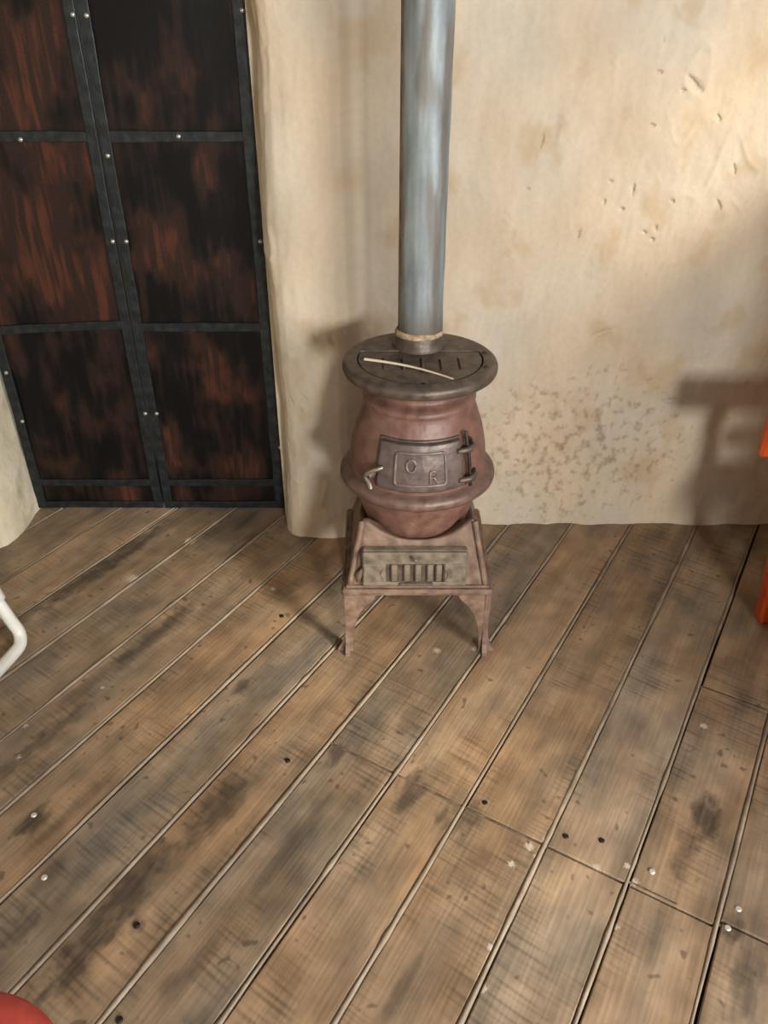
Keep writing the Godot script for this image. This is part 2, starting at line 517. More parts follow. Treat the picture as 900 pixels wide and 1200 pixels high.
func make_floor_material() -> StandardMaterial3D:
	var w := 1624
	var h := 1092
	var data := PackedByteArray()
	data.resize(w * h * 3)
	var bump := PackedByteArray()
	bump.resize(w * h)
	var ca := cos(deg_to_rad(BOARD_ANGLE))
	var sa := sin(deg_to_rad(BOARD_ANGLE))
	var tone := PackedFloat32Array()
	var warm := PackedFloat32Array()
	var sawn := PackedFloat32Array()
	rng.seed = 5
	for k in SEAMS.size() + 1:
		tone.append(rng.randf_range(-0.035, 0.035))
		warm.append(rng.randf_range(-0.02, 0.03))
		sawn.append(rng.randf_range(0.2, 1.0))
	# stain weights are stamped first, so that each pixel reads one number
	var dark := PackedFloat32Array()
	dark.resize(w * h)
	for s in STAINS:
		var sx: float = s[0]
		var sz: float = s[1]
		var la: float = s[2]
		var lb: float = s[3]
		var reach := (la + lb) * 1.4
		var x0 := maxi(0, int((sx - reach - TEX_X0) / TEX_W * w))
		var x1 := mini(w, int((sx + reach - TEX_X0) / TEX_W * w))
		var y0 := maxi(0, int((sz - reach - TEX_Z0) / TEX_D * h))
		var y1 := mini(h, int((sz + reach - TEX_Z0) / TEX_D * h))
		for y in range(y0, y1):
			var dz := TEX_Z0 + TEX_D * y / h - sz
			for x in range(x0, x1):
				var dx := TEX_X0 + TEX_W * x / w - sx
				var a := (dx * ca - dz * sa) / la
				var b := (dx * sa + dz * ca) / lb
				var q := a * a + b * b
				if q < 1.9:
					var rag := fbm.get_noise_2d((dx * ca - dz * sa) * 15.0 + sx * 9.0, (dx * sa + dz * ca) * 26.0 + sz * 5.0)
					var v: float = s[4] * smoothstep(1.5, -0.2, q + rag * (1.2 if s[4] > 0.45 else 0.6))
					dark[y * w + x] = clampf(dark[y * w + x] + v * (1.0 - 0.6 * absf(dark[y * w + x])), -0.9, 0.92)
	for y in h:
		var wz := TEX_Z0 + TEX_D * y / h
		for x in w:
			var wx := TEX_X0 + TEX_W * x / w
			var a := wx * ca - wz * sa
			var b := wx * sa + wz * ca
			var k := int((b + 2.12) / 0.1716) + 8
			k = clampi(k, 1, SEAMS.size() - 1)
			if b < SEAMS[k - 1]:
				k -= 1
			elif b > SEAMS[k]:
				k += 1
			k = clampi(k, 1, SEAMS.size() - 1)
			var off := k * 7.3
			var band := noise.get_noise_2d(a * 1.5 + off, b * 14.0 + off)
			var grain := noise.get_noise_2d(a * 5.0 + off, b * 110.0)
			var blot := fbm.get_noise_2d(a * 4.5, b * 8.0 + off)
			var saw := noise.get_noise_2d(a * 95.0 + b * 8.0, b * 5.0 + off)
			var sawm := clampf(noise.get_noise_2d(a * 2.2 + off, b * 6.0) * 1.3 + sawn[k] * 0.5, 0.0, 1.0)
			var v := 0.485 + tone[k] + 0.050 * band + 0.026 * grain + 0.085 * blot + 0.06 * fbm.get_noise_2d(wx * 11.0 + 50.0, wz * 11.0)
			var sw := saw * sawm
			v += 0.026 * sw
			if sw < -0.25:
				v += 0.11 * (sw + 0.25)
			var wm := warm[k] + 0.025 * noise.get_noise_2d(a * 3.0 + 40.0, b * 7.0)
			var r := v * 1.13 + wm
			var g := v * 0.975 + wm * 0.25
			var bl := v * 0.80 - wm * 0.45
			# worn soot specks
			var sp := noise.get_noise_2d(wx * 34.0, wz * 34.0) + 0.6 * blot
			if sp > 0.86:
				var t := minf((sp - 0.86) * 2.0, 0.4)
				r = lerpf(r, 0.2, t)
				g = lerpf(g, 0.165, t)
				bl = lerpf(bl, 0.14, t)
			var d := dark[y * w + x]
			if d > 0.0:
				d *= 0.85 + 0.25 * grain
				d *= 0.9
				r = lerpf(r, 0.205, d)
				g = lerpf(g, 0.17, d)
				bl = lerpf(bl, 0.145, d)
			put_px(data, (y * w + x) * 3, r, g, bl)
			bump[y * w + x] = int(clampf(0.55 + 0.16 * grain + 0.22 * sw + 0.10 * blot - maxf(d, 0.0) * 0.08, 0.0, 1.0) * 255.0)
	for s in SPOTS:
		var sr: float = s[2]
		var cx := int((s[0] - TEX_X0) / TEX_W * w)
		var cy := int((s[1] - TEX_Z0) / TEX_D * h)
		var pr := int(sr / TEX_W * w) + 2
		for y in range(maxi(cy - pr, 0), mini(cy + pr, h)):
			for x in range(maxi(cx - pr, 0), mini(cx + pr, w)):
				var q := Vector2(x - cx, y - cy).length() / (pr - 1.0) + 0.45 * noise.get_noise_2d(x * 0.35, y * 0.35)
				if q < 0.75:
					put_px(data, (y * w + x) * 3, 0.72, 0.68, 0.62)
	var m := std(Color.WHITE, 0.55)
	m.albedo_texture = to_texture(w, h, data)
	m.roughness_texture = null
	m.heightmap_enabled = true
	m.heightmap_texture = ImageTexture.create_from_image(Image.create_from_data(w, h, false, Image.FORMAT_L8, bump))
	m.heightmap_scale = 0.16
	return m

func board_point(a: float, b: float) -> Vector2:
	var ca := cos(deg_to_rad(BOARD_ANGLE))
	var sa := sin(deg_to_rad(BOARD_ANGLE))
	return Vector2(a * ca + b * sa, -a * sa + b * ca)

func floor_uv(p: Vector3) -> Vector2:
	return Vector2((p.x - TEX_X0) / TEX_W, (p.z - TEX_Z0) / TEX_D)

# a plank: chamfered top ring, sides, edges a little wavy
func plank_mesh(poly: PackedVector2Array, top: float, slope: float) -> ArrayMesh:
	var st := begin()
	var n := poly.size()
	var c := Vector2.ZERO
	for p in poly:
		c += p / n
	var inner := []
	var outer := []
	var low := []
	for i in n:
		var p := poly[i]
		var prev := poly[(i + n - 1) % n]
		var next := poly[(i + 1) % n]
		var e := ((p - prev).normalized() + (next - p).normalized()).normalized()
		var nrm := Vector2(-e.y, e.x)
		if nrm.dot(c - p) < 0.0:
			nrm = -nrm
		var y := top + slope * (p - c).dot(Vector2(0.86, 0.51))
		var q := p + nrm * 0.003
		inner.append(Vector3(q.x, y, q.y))
		outer.append(Vector3(p.x, y - 0.0025, p.y))
		low.append(Vector3(p.x, -0.022, p.y))
	var mid := Vector3(c.x, top, c.y)
	var inside := mid + Vector3(0, -0.5, 0)
	for i in n:
		var j := (i + 1) % n
		tri_up(st, mid, inner[i], inner[j])
		quad_out(st, inner[i], inner[j], outer[j], outer[i], inside)
		quad_out(st, outer[i], outer[j], low[j], low[i], Vector3(c.x, -0.01, c.y))
	return finish(st)

func tri_up(st: SurfaceTool, a: Vector3, b: Vector3, c: Vector3) -> void:
	if (b - a).cross(c - a).y > 0.0:
		var t := b
		b = c
		c = t
	for p: Vector3 in [a, b, c]:
		st.set_uv(floor_uv(p))
		st.add_vertex(p)

func quad_out(st: SurfaceTool, a: Vector3, b: Vector3, c: Vector3, d: Vector3, from: Vector3) -> void:
	var n := (b - a).cross(c - a)
	var pts := [a, c, b, a, d, c] if n.dot(a - from) > 0.0 else [a, b, c, a, c, d]
	for p: Vector3 in pts:
		st.set_uv(floor_uv(p))
		st.add_vertex(p)

func build_floor() -> void:
	var root := thing("floor", Vector3.ZERO)
	structure(root, "worn brown plank floor laid diagonally with pale filled joints")
	rng.seed = 19
	put(box_mesh(Vector3(ROOM_X1 - ROOM_X0 + 0.6, 0.1, ROOM_Z1 + 2.9), 0.0), "subfloor", M.under, root, Vector3((ROOM_X0 + ROOM_X1) * 0.5, -0.072, (ROOM_Z1 - 2.5) * 0.5))
	var room := PackedVector2Array([Vector2(ROOM_X0 - 0.05, -2.40), Vector2(ROOM_X1 + 0.05, -2.40), Vector2(ROOM_X1 + 0.05, ROOM_Z1 + 0.05), Vector2(ROOM_X0 - 0.05, ROOM_Z1 + 0.05)])
	# cuts across each board (distance along it); boards of the front field end in one line
	for k in range(1, SEAMS.size()):
		var b0: float = SEAMS[k - 1]
		var b1: float = SEAMS[k]
		var cuts := []
		if b0 > -0.78 and b0 < 0.3:
			cuts = [-2.6, -0.75, 1.057]
			if b0 > -0.07 and b0 < 0.2:
				cuts.append(1.69)
			if b0 > 0.0:
				cuts[2] = 1.073
		else:
			var c0 := rng.randf_range(-1.3, -0.5)
			cuts = [c0 - 2.1, c0, c0 + 3.2 + rng.randf_range(0.0, 0.4)]
		var lo := -4.6
		cuts.append(4.6)
		for hi: float in cuts:
			var g0 := 0.0048 + rng.randf_range(0.0, 0.0022)
			var g1 := 0.0048 + rng.randf_range(0.0, 0.0022)
			var pl := PackedVector2Array()
			var l0 := lo + 0.0025
			var l1 := hi - 0.0025
			var parts := maxi(1, int((l1 - l0) / 0.45))
			for i in parts + 1:
				pl.append(board_point(lerpf(l0, l1, float(i) / parts), b0 + g0 + rng.randf_range(-0.0018, 0.0018)))
			for i in range(parts, -1, -1):
				pl.append(board_point(lerpf(l0, l1, float(i) / parts), b1 - g1 + rng.randf_range(-0.0018, 0.0018)))
			for piece in Geometry2D.intersect_polygons(pl, room):
				var area := 0.0
				for i in piece.size():
					area += piece[i].cross(piece[(i + 1) % piece.size()])
				if absf(area) > 0.004:
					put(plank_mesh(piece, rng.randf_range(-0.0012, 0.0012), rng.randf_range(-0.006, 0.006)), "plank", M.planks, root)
			lo = hi
	# dust and filler pressed into the long joints; a dark crack is left along one side
	for k in range(1, SEAMS.size() - 1):
		var b: float = SEAMS[k]
		var lo := 99.0
		var hi := -99.0
		for i in 200:
			var a := -4.0 + i * 0.04
			var p := board_point(a, b)
			if p.x > ROOM_X0 + 0.02 and p.x < ROOM_X1 - 0.02 and p.y > -2.35 and p.y < ROOM_Z1 - 0.02:
				lo = minf(lo, a)
				hi = maxf(hi, a)
		if hi - lo < 0.2:
			continue
		var thick: float = {3 + 7: 1.5, 15: 1.35, 9 + 7: 1.0, 12: 1.25, 18: 1.35, 17: 1.2}.get(k, 1.0)
		put(filler_mesh(lo, hi, b, 0.0050 * thick, k), "joint_filler", M.filler, root)
	for j in [[-0.772, -0.235, 1.057, 5], [-0.235, 0.28, 1.066, 6], [-0.063, 0.282, 1.69, 7]]:
		var st := []
		var p0 := board_point(j[2], j[0])
		var p1 := board_point(j[2], j[1])
		st = [Vector3(p0.x, -0.004, p0.y), Vector3(p1.x, -0.004, p1.y)]
		var pts := []
		for i in 9:
			pts.append(st[0].lerp(st[1], i / 8.0))
		put(tube(pts, 0.0035, 6), "end_joint_filler", M.filler_dark, root)
	# nail heads
	var nm := lathe(crisp([Vector2(0.0065, -0.004), Vector2(0.0065, 0.001), Vector2(0.005, 0.0028), Vector2(0.0001, 0.0034)], 0.0005), 12)
	var spots := [[0.540, -0.970, 1], [0.685, -0.891, 1], [0.651, -0.853, 1], [-0.680, -0.957, 1], [-0.222, -1.248, 0], [-0.470, -0.859, 0], [0.454, -1.040, 0], [-0.753, -1.102, 1], [0.220, -1.133, 0], [-0.457, -0.691, 0], [0.381, -1.050, 0], [-0.289, -1.755, 0]]
	for s in spots:
		put(nm, "nail_head", M.nail_bright if s[2] == 1 else M.nail_dark, root, Vector3(s[0], 0.0, s[1]))

func filler_mesh(lo: float, hi: float, b: float, half: float, k: int) -> ArrayMesh:
	var n := maxi(8, int((hi - lo) / 0.03))
	var pos := PackedVector3Array()
	var uv := PackedVector2Array()
	for i in n + 1:
		var a := lerpf(lo, hi, float(i) / n)
		var wob := noise.get_noise_2d(a * 3.0, k * 3.7)
		var lump := maxf(0.0, noise.get_noise_2d(a * 14.0 + 50.0, k * 5.1) - 0.35)
		var hw := half * (0.9 + 0.3 * wob) + lump * 0.004
		var shift := 0.0014 * noise.get_noise_2d(a * 2.0, k * 9.0) - 0.0012
		var y := -0.0002 + 0.0010 * wob + lump * 0.003
		for s in [[-1.0, -0.010], [-0.8, 0.0], [0.0, 0.0008], [0.8, 0.0], [1.0, -0.010]]:
			var p := board_point(a, b + shift + s[0] * hw)
			pos.append(Vector3(p.x, y + s[1], p.y))
			uv.append(p)
	return grid(5, n + 1, pos, uv, false, false)

# ------------------------------------------------------------------ walls
const WALL_TEX_W := 2.5
const WALL_TEX_H := 1.75
# hollows and welts of the plaster: x, height, direction in degrees, half length, depth (negative: raised)
const PITS := [[0.759,1.292,-40,0.028,0.0070],[0.667,1.317,0,0.009,0.0060],[0.672,1.199,0,0.008,0.0050],[0.834,1.216,-60,0.010,0.0050],[0.735,1.277,0,0.007,0.0040],[-0.145,0.669,-65,0.022,0.0090],[-0.231,0.479,-65,0.020,0.0100],[0.627,0.998,0,0.007,0.0050],[0.588,1.066,0,0.006,0.0040],[0.578,1.015,90,0.008,0.0040],[0.754,1.018,0,0.006,0.0040],[0.648,1.047,90,0.016,0.0040],[0.696,0.939,0,0.006,0.0040],[0.720,0.921,0,0.006,0.0040],[0.724,0.950,90,0.008,0.0040],[0.899,1.097,-70,0.014,0.0040],[0.879,1.009,-60,0.016,0.0040],[0.521,0.932,80,0.016,0.0040],[0.373,1.049,0,0.006,0.0030],[0.558,1.343,-75,0.032,-0.0040],[0.466,1.144,75,0.052,-0.0050],[0.455,1.212,85,0.028,-0.0050],[0.329,0.965,85,0.040,-0.0050],[0.342,0.887,-70,0.020,-0.0040],[0.256,1.041,-60,0.024,-0.0040],[0.398,1.164,80,0.020,0.0030],[0.417,0.237,0,0.008,0.0040],[-0.256,0.338,-70,0.020,0.0050],[-0.145,0.219,0,0.016,-0.0050],[-0.097,0.585,40,0.016,-0.0040],[0.624,0.658,20,0.040,0.0030],[0.482,1.413,80,0.020,-0.0030],[0.873,0.443,0,0.040,0.0030]]

func make_wall_material() -> StandardMaterial3D:
	# u runs with x from -0.40, v with the height
	var w := 1200
	var h := 840
	var data := PackedByteArray()
	data.resize(w * h * 3)
	var bump := PackedByteArray()
	bump.resize(w * h)
	for y in h:
		var wy := (1.0 - float(y) / h) * WALL_TEX_H
		for x in w:
			var wx := -0.40 + float(x) / w * WALL_TEX_W
			var big := fbm.get_noise_2d(wx * 2.3, wy * 1.8)
			var mid := noise.get_noise_2d(wx * 6.0 + 20.0, wy * 3.6)
			var fine := fbm.get_noise_2d(wx * 38.0, wy * 38.0)
			var brush := noise.get_noise_2d(wx * 40.0, wy * 7.0)
			var v := 0.755 + 0.045 * big + 0.02 * mid + 0.018 * fine + 0.008 * brush
			var tint := 0.03 * noise.get_noise_2d(wx * 3.2 + 9.0, wy * 2.4 + 2.0)
			var r := v * 1.03 + tint * 0.3
			var g := v * 0.965 - tint * 0.3
			var b := v * 0.865 - tint * 1.0
			# ochre patches where the wash is worn
			var och := smoothstep(0.15, 0.6, fbm.get_noise_2d(wx * 5.2 + 3.0, wy * 4.0 + 8.0))
			r = lerpf(r, 0.66, och * 0.3)
			g = lerpf(g, 0.54, och * 0.3)
			b = lerpf(b, 0.38, och * 0.3)
			# splashes and mould specks low on the wall right of the stove
			var q := Vector2((wx - 0.60) / 0.24, (wy - 0.27) / 0.20).length_squared() + 0.5 * mid
			var sp := noise.get_noise_2d(wx * 24.0, wy * 22.0) + 0.45 * noise.get_noise_2d(wx * 60.0, wy * 50.0)
			var spot := smoothstep(0.05, 1.2, sp * 0.9 + 0.30 * (1.0 - minf(q, 2.6)))
			if q < 2.6 and spot > 0.0:
				var t := spot * 0.34
				r = lerpf(r, 0.38, t)
				g = lerpf(g, 0.30, t)
				b = lerpf(b, 0.23, t)
			put_px(data, (y * w + x) * 3, r, g, b)
			bump[y * w + x] = int(clampf(0.62 + 0.16 * fine + 0.07 * brush, 0.0, 1.0) * 255.0)
	# sharp-edged gouges and pin holes
	var gouges := []
	for p in PITS:
		if p[4] > 0.0:
			gouges.append([p[0], p[1], deg_to_rad(p[2]), p[3], maxf(0.0035, p[3] * 0.2)])
	rng.seed = 91
	for i in 18:
		gouges.append([rng.randf_range(-0.25, 1.3), rng.randf_range(0.1, 1.5), rng.randf_range(-1.9, -1.2), rng.randf_range(0.003, 0.009), rng.randf_range(0.002, 0.004)])
	for p in gouges:
		var reach: float = p[3] * 1.8 + 0.006
		var x0 := maxi(0, int((p[0] - reach + 0.40) / WALL_TEX_W * w))
		var x1 := mini(w, int((p[0] + reach + 0.40) / WALL_TEX_W * w))
		var y0 := maxi(0, int((1.0 - (p[1] + reach) / WALL_TEX_H) * h))
		var y1 := mini(h, int((1.0 - (p[1] - reach) / WALL_TEX_H) * h))
		for y in range(y0, y1):
			var dy: float = (1.0 - float(y) / h) * WALL_TEX_H - p[1]
			for x in range(x0, x1):
				var dx: float = -0.40 + float(x) / w * WALL_TEX_W - p[0]
				var a: float = (dx * cos(p[2]) + dy * sin(p[2])) / p[3]
				var b: float = (-dx * sin(p[2]) + dy * cos(p[2])) / p[4] + 0.7 * noise.get_noise_2d(dx * 120.0 + p[0] * 40.0, dy * 120.0)
				var q := a * a + b * b
				if q < 1.6:
					bump[y * w + x] = int(bump[y * w + x] * smoothstep(0.3, 1.6, q))
	var m := std(Color.WHITE, 0.9)
	m.albedo_texture = to_texture(w, h, data)
	m.heightmap_enabled = true
	m.heightmap_texture = ImageTexture.create_from_image(Image.create_from_data(w, h, false, Image.FORMAT_L8, bump))
	m.heightmap_scale = 0.42
	return m

func plaster_height(wx: float, wy: float) -> float:
	var d := 0.010 * noise.get_noise_2d(wx * 1.7, wy * 1.3) + 0.0035 * noise.get_noise_2d(wx * 5.5 + 4.0, wy * 4.0) + 0.0016 * noise.get_noise_2d(wx * 16.0, wy * 11.0 + 5.0)
	var ridge := noise.get_noise_2d(wx * 9.0 + 31.0, wy * 5.0)
	d += 0.0042 * maxf(0.0, 0.25 - absf(ridge)) * 4.0 * maxf(0.0, noise.get_noise_2d(wx * 3.0, wy * 3.0 + 60.0))
	return d

# plastered surface along a line in plan; rows by height
func plaster_mesh(line: Array, top: float, step: float, flare: float) -> ArrayMesh:
	var cols := []
	for i in line.size() - 1:
		var a: Vector2 = line[i]
		var b: Vector2 = line[i + 1]
		var n := maxi(1, int(a.distance_to(b) / step))
		for k in n:
			cols.append(a.lerp(b, float(k) / n))
	cols.append(line[-1])
	var rows := []
	var y := 0.0
	while y < 1.75:
		rows.append(y)
		y += step
	while y < top:
		rows.append(y)
		y += 0.05
	rows.append(top)
	var nu := cols.size()
	var nrm := []
	for i in nu:
		var t: Vector2 = (cols[mini(i + 2, nu - 1)] - cols[maxi(i - 2, 0)]).normalized()
		nrm.append(Vector2(-t.y, t.x))
	var depth := PackedFloat32Array()
	depth.resize(nu * rows.size())
	for j in rows.size():
		for i in nu:
			var s: float = cols[i].x + cols[i].y * 0.7 + 1.5575
			depth[j * nu + i] = plaster_height(s, rows[j]) + flare * exp(-rows[j] / 0.09) * (0.7 + 0.6 * noise.get_noise_2d(s * 7.0, 2.0))
	for p in PITS:
		var ang: float = deg_to_rad(p[2])
		var la: float = p[3]
		var lb := maxf(0.0045, la * 0.28) if p[4] > 0.0 else maxf(0.010, la * 0.35)
		for i in nu:
			var dx: float = cols[i].x - p[0]
			if absf(dx) > la * 2.2 + 0.01 or cols[i].y < -2.25:
				continue
			var j0 := maxi(0, int((p[1] - la * 2.2 - 0.01) / step))
			var j1 := mini(rows.size(), int((p[1] + la * 2.2 + 0.01) / step))
			for j in range(j0, j1):
				var dy: float = rows[j] - p[1]
				var a := (dx * cos(ang) + dy * sin(ang)) / la
				var b := (-dx * sin(ang) + dy * cos(ang)) / lb + 0.5 * noise.get_noise_2d(dx * 60.0, dy * 60.0)
				depth[j * nu + i] -= p[4] * exp(-(a * a + b * b))
	var pos := PackedVector3Array()
	var uv := PackedVector2Array()
	for j in rows.size():
		for i in nu:
			var q: Vector2 = cols[i] + nrm[i] * depth[j * nu + i]
			pos.append(Vector3(q.x, rows[j], q.y))
			uv.append(Vector2((cols[i].x + (cols[i].y + 2.225) * 0.6 + 0.40) / WALL_TEX_W, 1.0 - rows[j] / WALL_TEX_H))
	return grid(nu, rows.size(), pos, uv, false, false)

func build_walls() -> void:
	# back wall right of the door: door reveal, rounded pier, step back, long plain stretch
	var line := [Vector2(-0.318, -2.36), Vector2(-0.312, -2.24), Vector2(-0.306, -2.195), Vector2(-0.292, -2.168), Vector2(-0.27, -2.152), Vector2(-0.235, -2.146), Vector2(-0.13, -2.150), Vector2(-0.105, -2.160), Vector2(-0.085, -2.185), Vector2(-0.065, -2.21), Vector2(-0.03, -2.222), Vector2(0.05, -2.225), Vector2(ROOM_X1 + 0.02, -2.228)]
	var wb := put(plaster_mesh(line, ROOM_H, 0.0055, 0.012), "wall_back", M.wall, self)
	structure(wb, "ochre adobe wall with rounded pier beside the iron door")
	var st := begin()
	add_box(st, Vector3((ROOM_X1 + 0.3 - 0.33) * 0.5, ROOM_H * 0.5, -2.42), Vector3(ROOM_X1 + 0.3 + 0.33, ROOM_H, 0.30), 0.0)
	put(finish(st), "masonry", M.plaster_plain, wb)
	# left of the door
	var line2 := [Vector2(ROOM_X0, -2.06), Vector2(-1.30, -2.06), Vector2(-1.24, -2.075), Vector2(-1.205, -2.105), Vector2(-1.192, -2.14), Vector2(-1.183, -2.20), Vector2(-1.178, -2.36)]
	var wl := put(plaster_mesh(line2, ROOM_H, 0.012, 0.010), "wall_back_left", M.plaster_pale, self)
	structure(wl, "pale plaster reveal left of the iron door")
	st = begin()
	add_box(st, Vector3((ROOM_X0 - 0.3 - 1.20) * 0.5, ROOM_H * 0.5, -2.35), Vector3(-1.20 - ROOM_X0 + 0.3, ROOM_H, 0.44), 0.0)
	put(finish(st), "masonry", M.plaster_plain, wl)
	# above the door
	st = begin()
	add_box(st, Vector3(-0.755, (DOOR_TOP + ROOM_H) * 0.5 + 0.002, -2.36), Vector3(0.92, ROOM_H - DOOR_TOP, 0.42), 0.02)
	structure(put(finish(st), "wall_over_door", M.plaster_plain, self))
	# right wall with its small high window
	var t := 0.30
	st = begin()
	hole_wall(st, Vector3(ROOM_X1, 0, 0), 0, -2.57, ROOM_Z1 + t, 0.0, 1.1, 0.95, 2.05, t, -2.05, -0.72, 1.62, 2.35)
	structure(put(finish(st), "wall_right", M.plaster_plain, self))
	st = begin()
	hole_wall(st, Vector3(0, 0, ROOM_Z1), 2, ROOM_X0 - t, ROOM_X1, 1.17, 1.67, 1.38, 1.98, t, -1.6, -0.2, 0.9, 2.1)
	structure(put(finish(st), "wall_front", M.plaster_plain, self))
	st = begin()
	add_box(st, Vector3(ROOM_X0 - t * 0.5, ROOM_H * 0.5, (ROOM_Z1 - 2.13) * 0.5), Vector3(t, ROOM_H, ROOM_Z1 + 2.13), 0.0)
	structure(put(finish(st), "wall_left", M.plaster_plain, self))
	st = begin()
	add_box(st, Vector3((ROOM_X0 + ROOM_X1) * 0.5, ROOM_H + 0.10, 0.32), Vector3(ROOM_X1 - ROOM_X0 + 0.6, 0.2, 6.4), 0.0)
	var ce := put(finish(st), "ceiling", M.ceiling, self)
	structure(ce, "dark wooden ceiling")
	# round roof beams
	for i in 7:
		var z := -1.7 + i * 0.78
		put(tube([Vector3(ROOM_X0 + 0.01, ROOM_H - 0.07, z), Vector3(0, ROOM_H - 0.075, z), Vector3(ROOM_X1 - 0.01, ROOM_H - 0.07, z)], 0.075, 14), "roof_beam", M.beam, ce)

# wall slab along x (axis 2) or z (axis 0) with one or two openings
func hole_wall(st: SurfaceTool, at: Vector3, axis: int, a0: float, a1: float, h0: float, h1: float, y0: float, y1: float, t: float, g0 := 99.0, g1 := 99.0, v0 := 0.0, v1 := 0.0) -> void:
	var seg := []
	if g0 < 90.0:
		seg = [[a0, g0, 0.0, ROOM_H], [g0, g1, 0.0, v0], [g0, g1, v1, ROOM_H], [g1, h0, 0.0, ROOM_H]]
	else:
		seg = [[a0, h0, 0.0, ROOM_H]]
	seg += [[h0, h1, 0.0, y0], [h0, h1, y1, ROOM_H], [h1, a1, 0.0, ROOM_H]]
	for s in seg:
		var m: float = (s[0] + s[1]) * 0.5
		var l: float = s[1] - s[0]
		var yc: float = (s[2] + s[3]) * 0.5
		if axis == 0:
			add_box(st, Vector3(at.x + t * 0.5, yc, m), Vector3(t, s[3] - s[2], l), 0.0)
		else:
			add_box(st, Vector3(m, yc, at.z + t * 0.5), Vector3(l, s[3] - s[2], t), 0.0)

# ------------------------------------------------------------------ iron door, two leaves
func build_doors() -> void:
	var z := -2.318
	var rivets := [[[-0.755, 1.433], [-0.95, 1.154], [-0.752, 0.361], [-1.146, 0.334], [-1.155, 0.499], [-1.10, 1.154], [-0.757, 0.893], [-1.157, 1.5], [-1.157, 1.0]], [[-0.722, 1.431], [-0.536, 1.162], [-0.719, 0.893], [-0.716, 0.361], [-0.343, 1.442], [-0.345, 0.893], [-0.336, 0.239], [-0.729, 1.115]]]
	var rm := lathe([Vector2(0.0062, 0.0), Vector2(0.0058, 0.0025), Vector2(0.004, 0.0045), Vector2(0.0001, 0.0052)], 12)
	var edges := [[-1.172, -0.750, 0.030, 0.027], [-0.742, -0.322, 0.026, 0.046]]
	var levels := [[0.006, 0.030], [0.092, 0.116], [0.629, 0.655], [1.147, 1.174], [1.985, 2.015]]
	for k in 2:
		var e: Array = edges[k]
		var x0: float = e[0]
		var x1: float = e[1]
		var leaf := thing("door_%d" % (k + 1), Vector3(0, 0, 0))
		structure(leaf, ["leaf of rusted sheet iron door with pale streaks, beside the left reveal", "darker leaf of rusted sheet iron door, beside the rounded pier"][k])
		for r in levels.size() - 1:
			var ya: float = levels[r][0] + 0.008
			var yb: float = levels[r + 1][1] - 0.008
			if r > 0:
				ya = levels[r][0] + 0.016
			var xa := x0 + 0.006
			var xb := x1 - 0.006
			# each sheet a little bowed
			var pos := PackedVector3Array()
			var uv := PackedVector2Array()
			var nu := 13
			var nv := 13
			for j in nv:
				for i in nu:
					var u := float(i) / (nu - 1)
					var v := float(j) / (nv - 1)
					var px := lerpf(xa, xb, u)
					var py := lerpf(ya, yb, v)
					pos.append(Vector3(px, py, z + 0.004 * noise.get_noise_2d(px * 4.0 + k * 9.0, py * 3.0 + r * 5.0) * sin(u * PI) * sin(v * PI)))
					uv.append(Vector2((px - DOOR_X0) / DOOR_W, 1.0 - py / DOOR_TOP))
			put(grid(nu, nv, pos, uv), "iron_sheet", M.rust_panel, leaf)
		var st := begin()
		add_box(st, Vector3((x0 + x1) * 0.5, 1.01, z - 0.02), Vector3(x1 - x0 - 0.004, 2.0, 0.03), 0.0)
		put(finish(st), "backing", M.strap, leaf)
		for s in [[x0 + e[2] * 0.5, e[2]], [x1 - e[3] * 0.5, e[3]]]:
			put(strap_mesh(s[1], 2.01, true), "upright_strap", M.strap, leaf, Vector3(s[0], 1.011, z + 0.0075))
		for l in levels:
			var hh: float = l[1] - l[0]
			var o := put(strap_mesh(x1 - x0 - e[2] - e[3], hh, false), "cross_strap", M.strap, leaf, Vector3((x0 + e[2] + x1 - e[3]) * 0.5, (l[0] + l[1]) * 0.5, z + 0.0055))
			if k == 0 and l[0] > 0.5 and l[0] < 0.7:
				o.rotation.z = 0.045
		for r in rivets[k]:
			put(rm, "rivet", M.rivet, leaf, Vector3(r[0], r[1], z + 0.0105), Vector3(PI / 2, 0, 0))

# flat hammered iron strap, edges uneven
func strap_mesh(w: float, h: float, upright: bool) -> ArrayMesh:
	var st := begin()
	var len_ := h if upright else w
	var wide := w if upright else h
	var n := maxi(4, int(len_ / 0.09))
	var ring := []
	for i in n + 1:
		var t := -len_ * 0.5 + len_ * i / n
		var a := wide * 0.5 + 0.0014 * rng.randf_range(-1, 1)
		var b := wide * 0.5 + 0.0014 * rng.randf_range(-1, 1)
		var f := 0.0025 + 0.0008 * rng.randf_range(-1, 1)
		var pts := [Vector2(-a, -0.003), Vector2(-a, f - 0.001), Vector2(-a + 0.0016, f), Vector2(b - 0.0016, f), Vector2(b, f - 0.001), Vector2(b, -0.003)]
		var row := []
		for p: Vector2 in pts:
			row.append(Vector3(p.x, t, p.y) if upright else Vector3(t, p.x, p.y))
		ring.append(row)
	for i in n:
		var c: Vector3 = (ring[i][0] + ring[i + 1][5]) * 0.5
		for k in 5:
			quad_out(st, ring[i][k], ring[i + 1][k], ring[i + 1][k + 1], ring[i][k + 1], c)
	return finish(st)

# ------------------------------------------------------------------ stove
const STOVE := Vector3(0.085, 0.0, -1.80)

func body_radius(y: float) -> float:
	var prof := [Vector2(0.172, 0.478), Vector2(0.172, 0.50), Vector2(0.167, 0.545), Vector2(0.154, 0.60), Vector2(0.142, 0.635), Vector2(0.134, 0.656)]
	for i in prof.size() - 1:
		if y <= prof[i + 1].y:
			return lerpf(prof[i].x, prof[i + 1].x, clampf((y - prof[i].y) / (prof[i + 1].y - prof[i].y), 0.0, 1.0))
	return 0.134

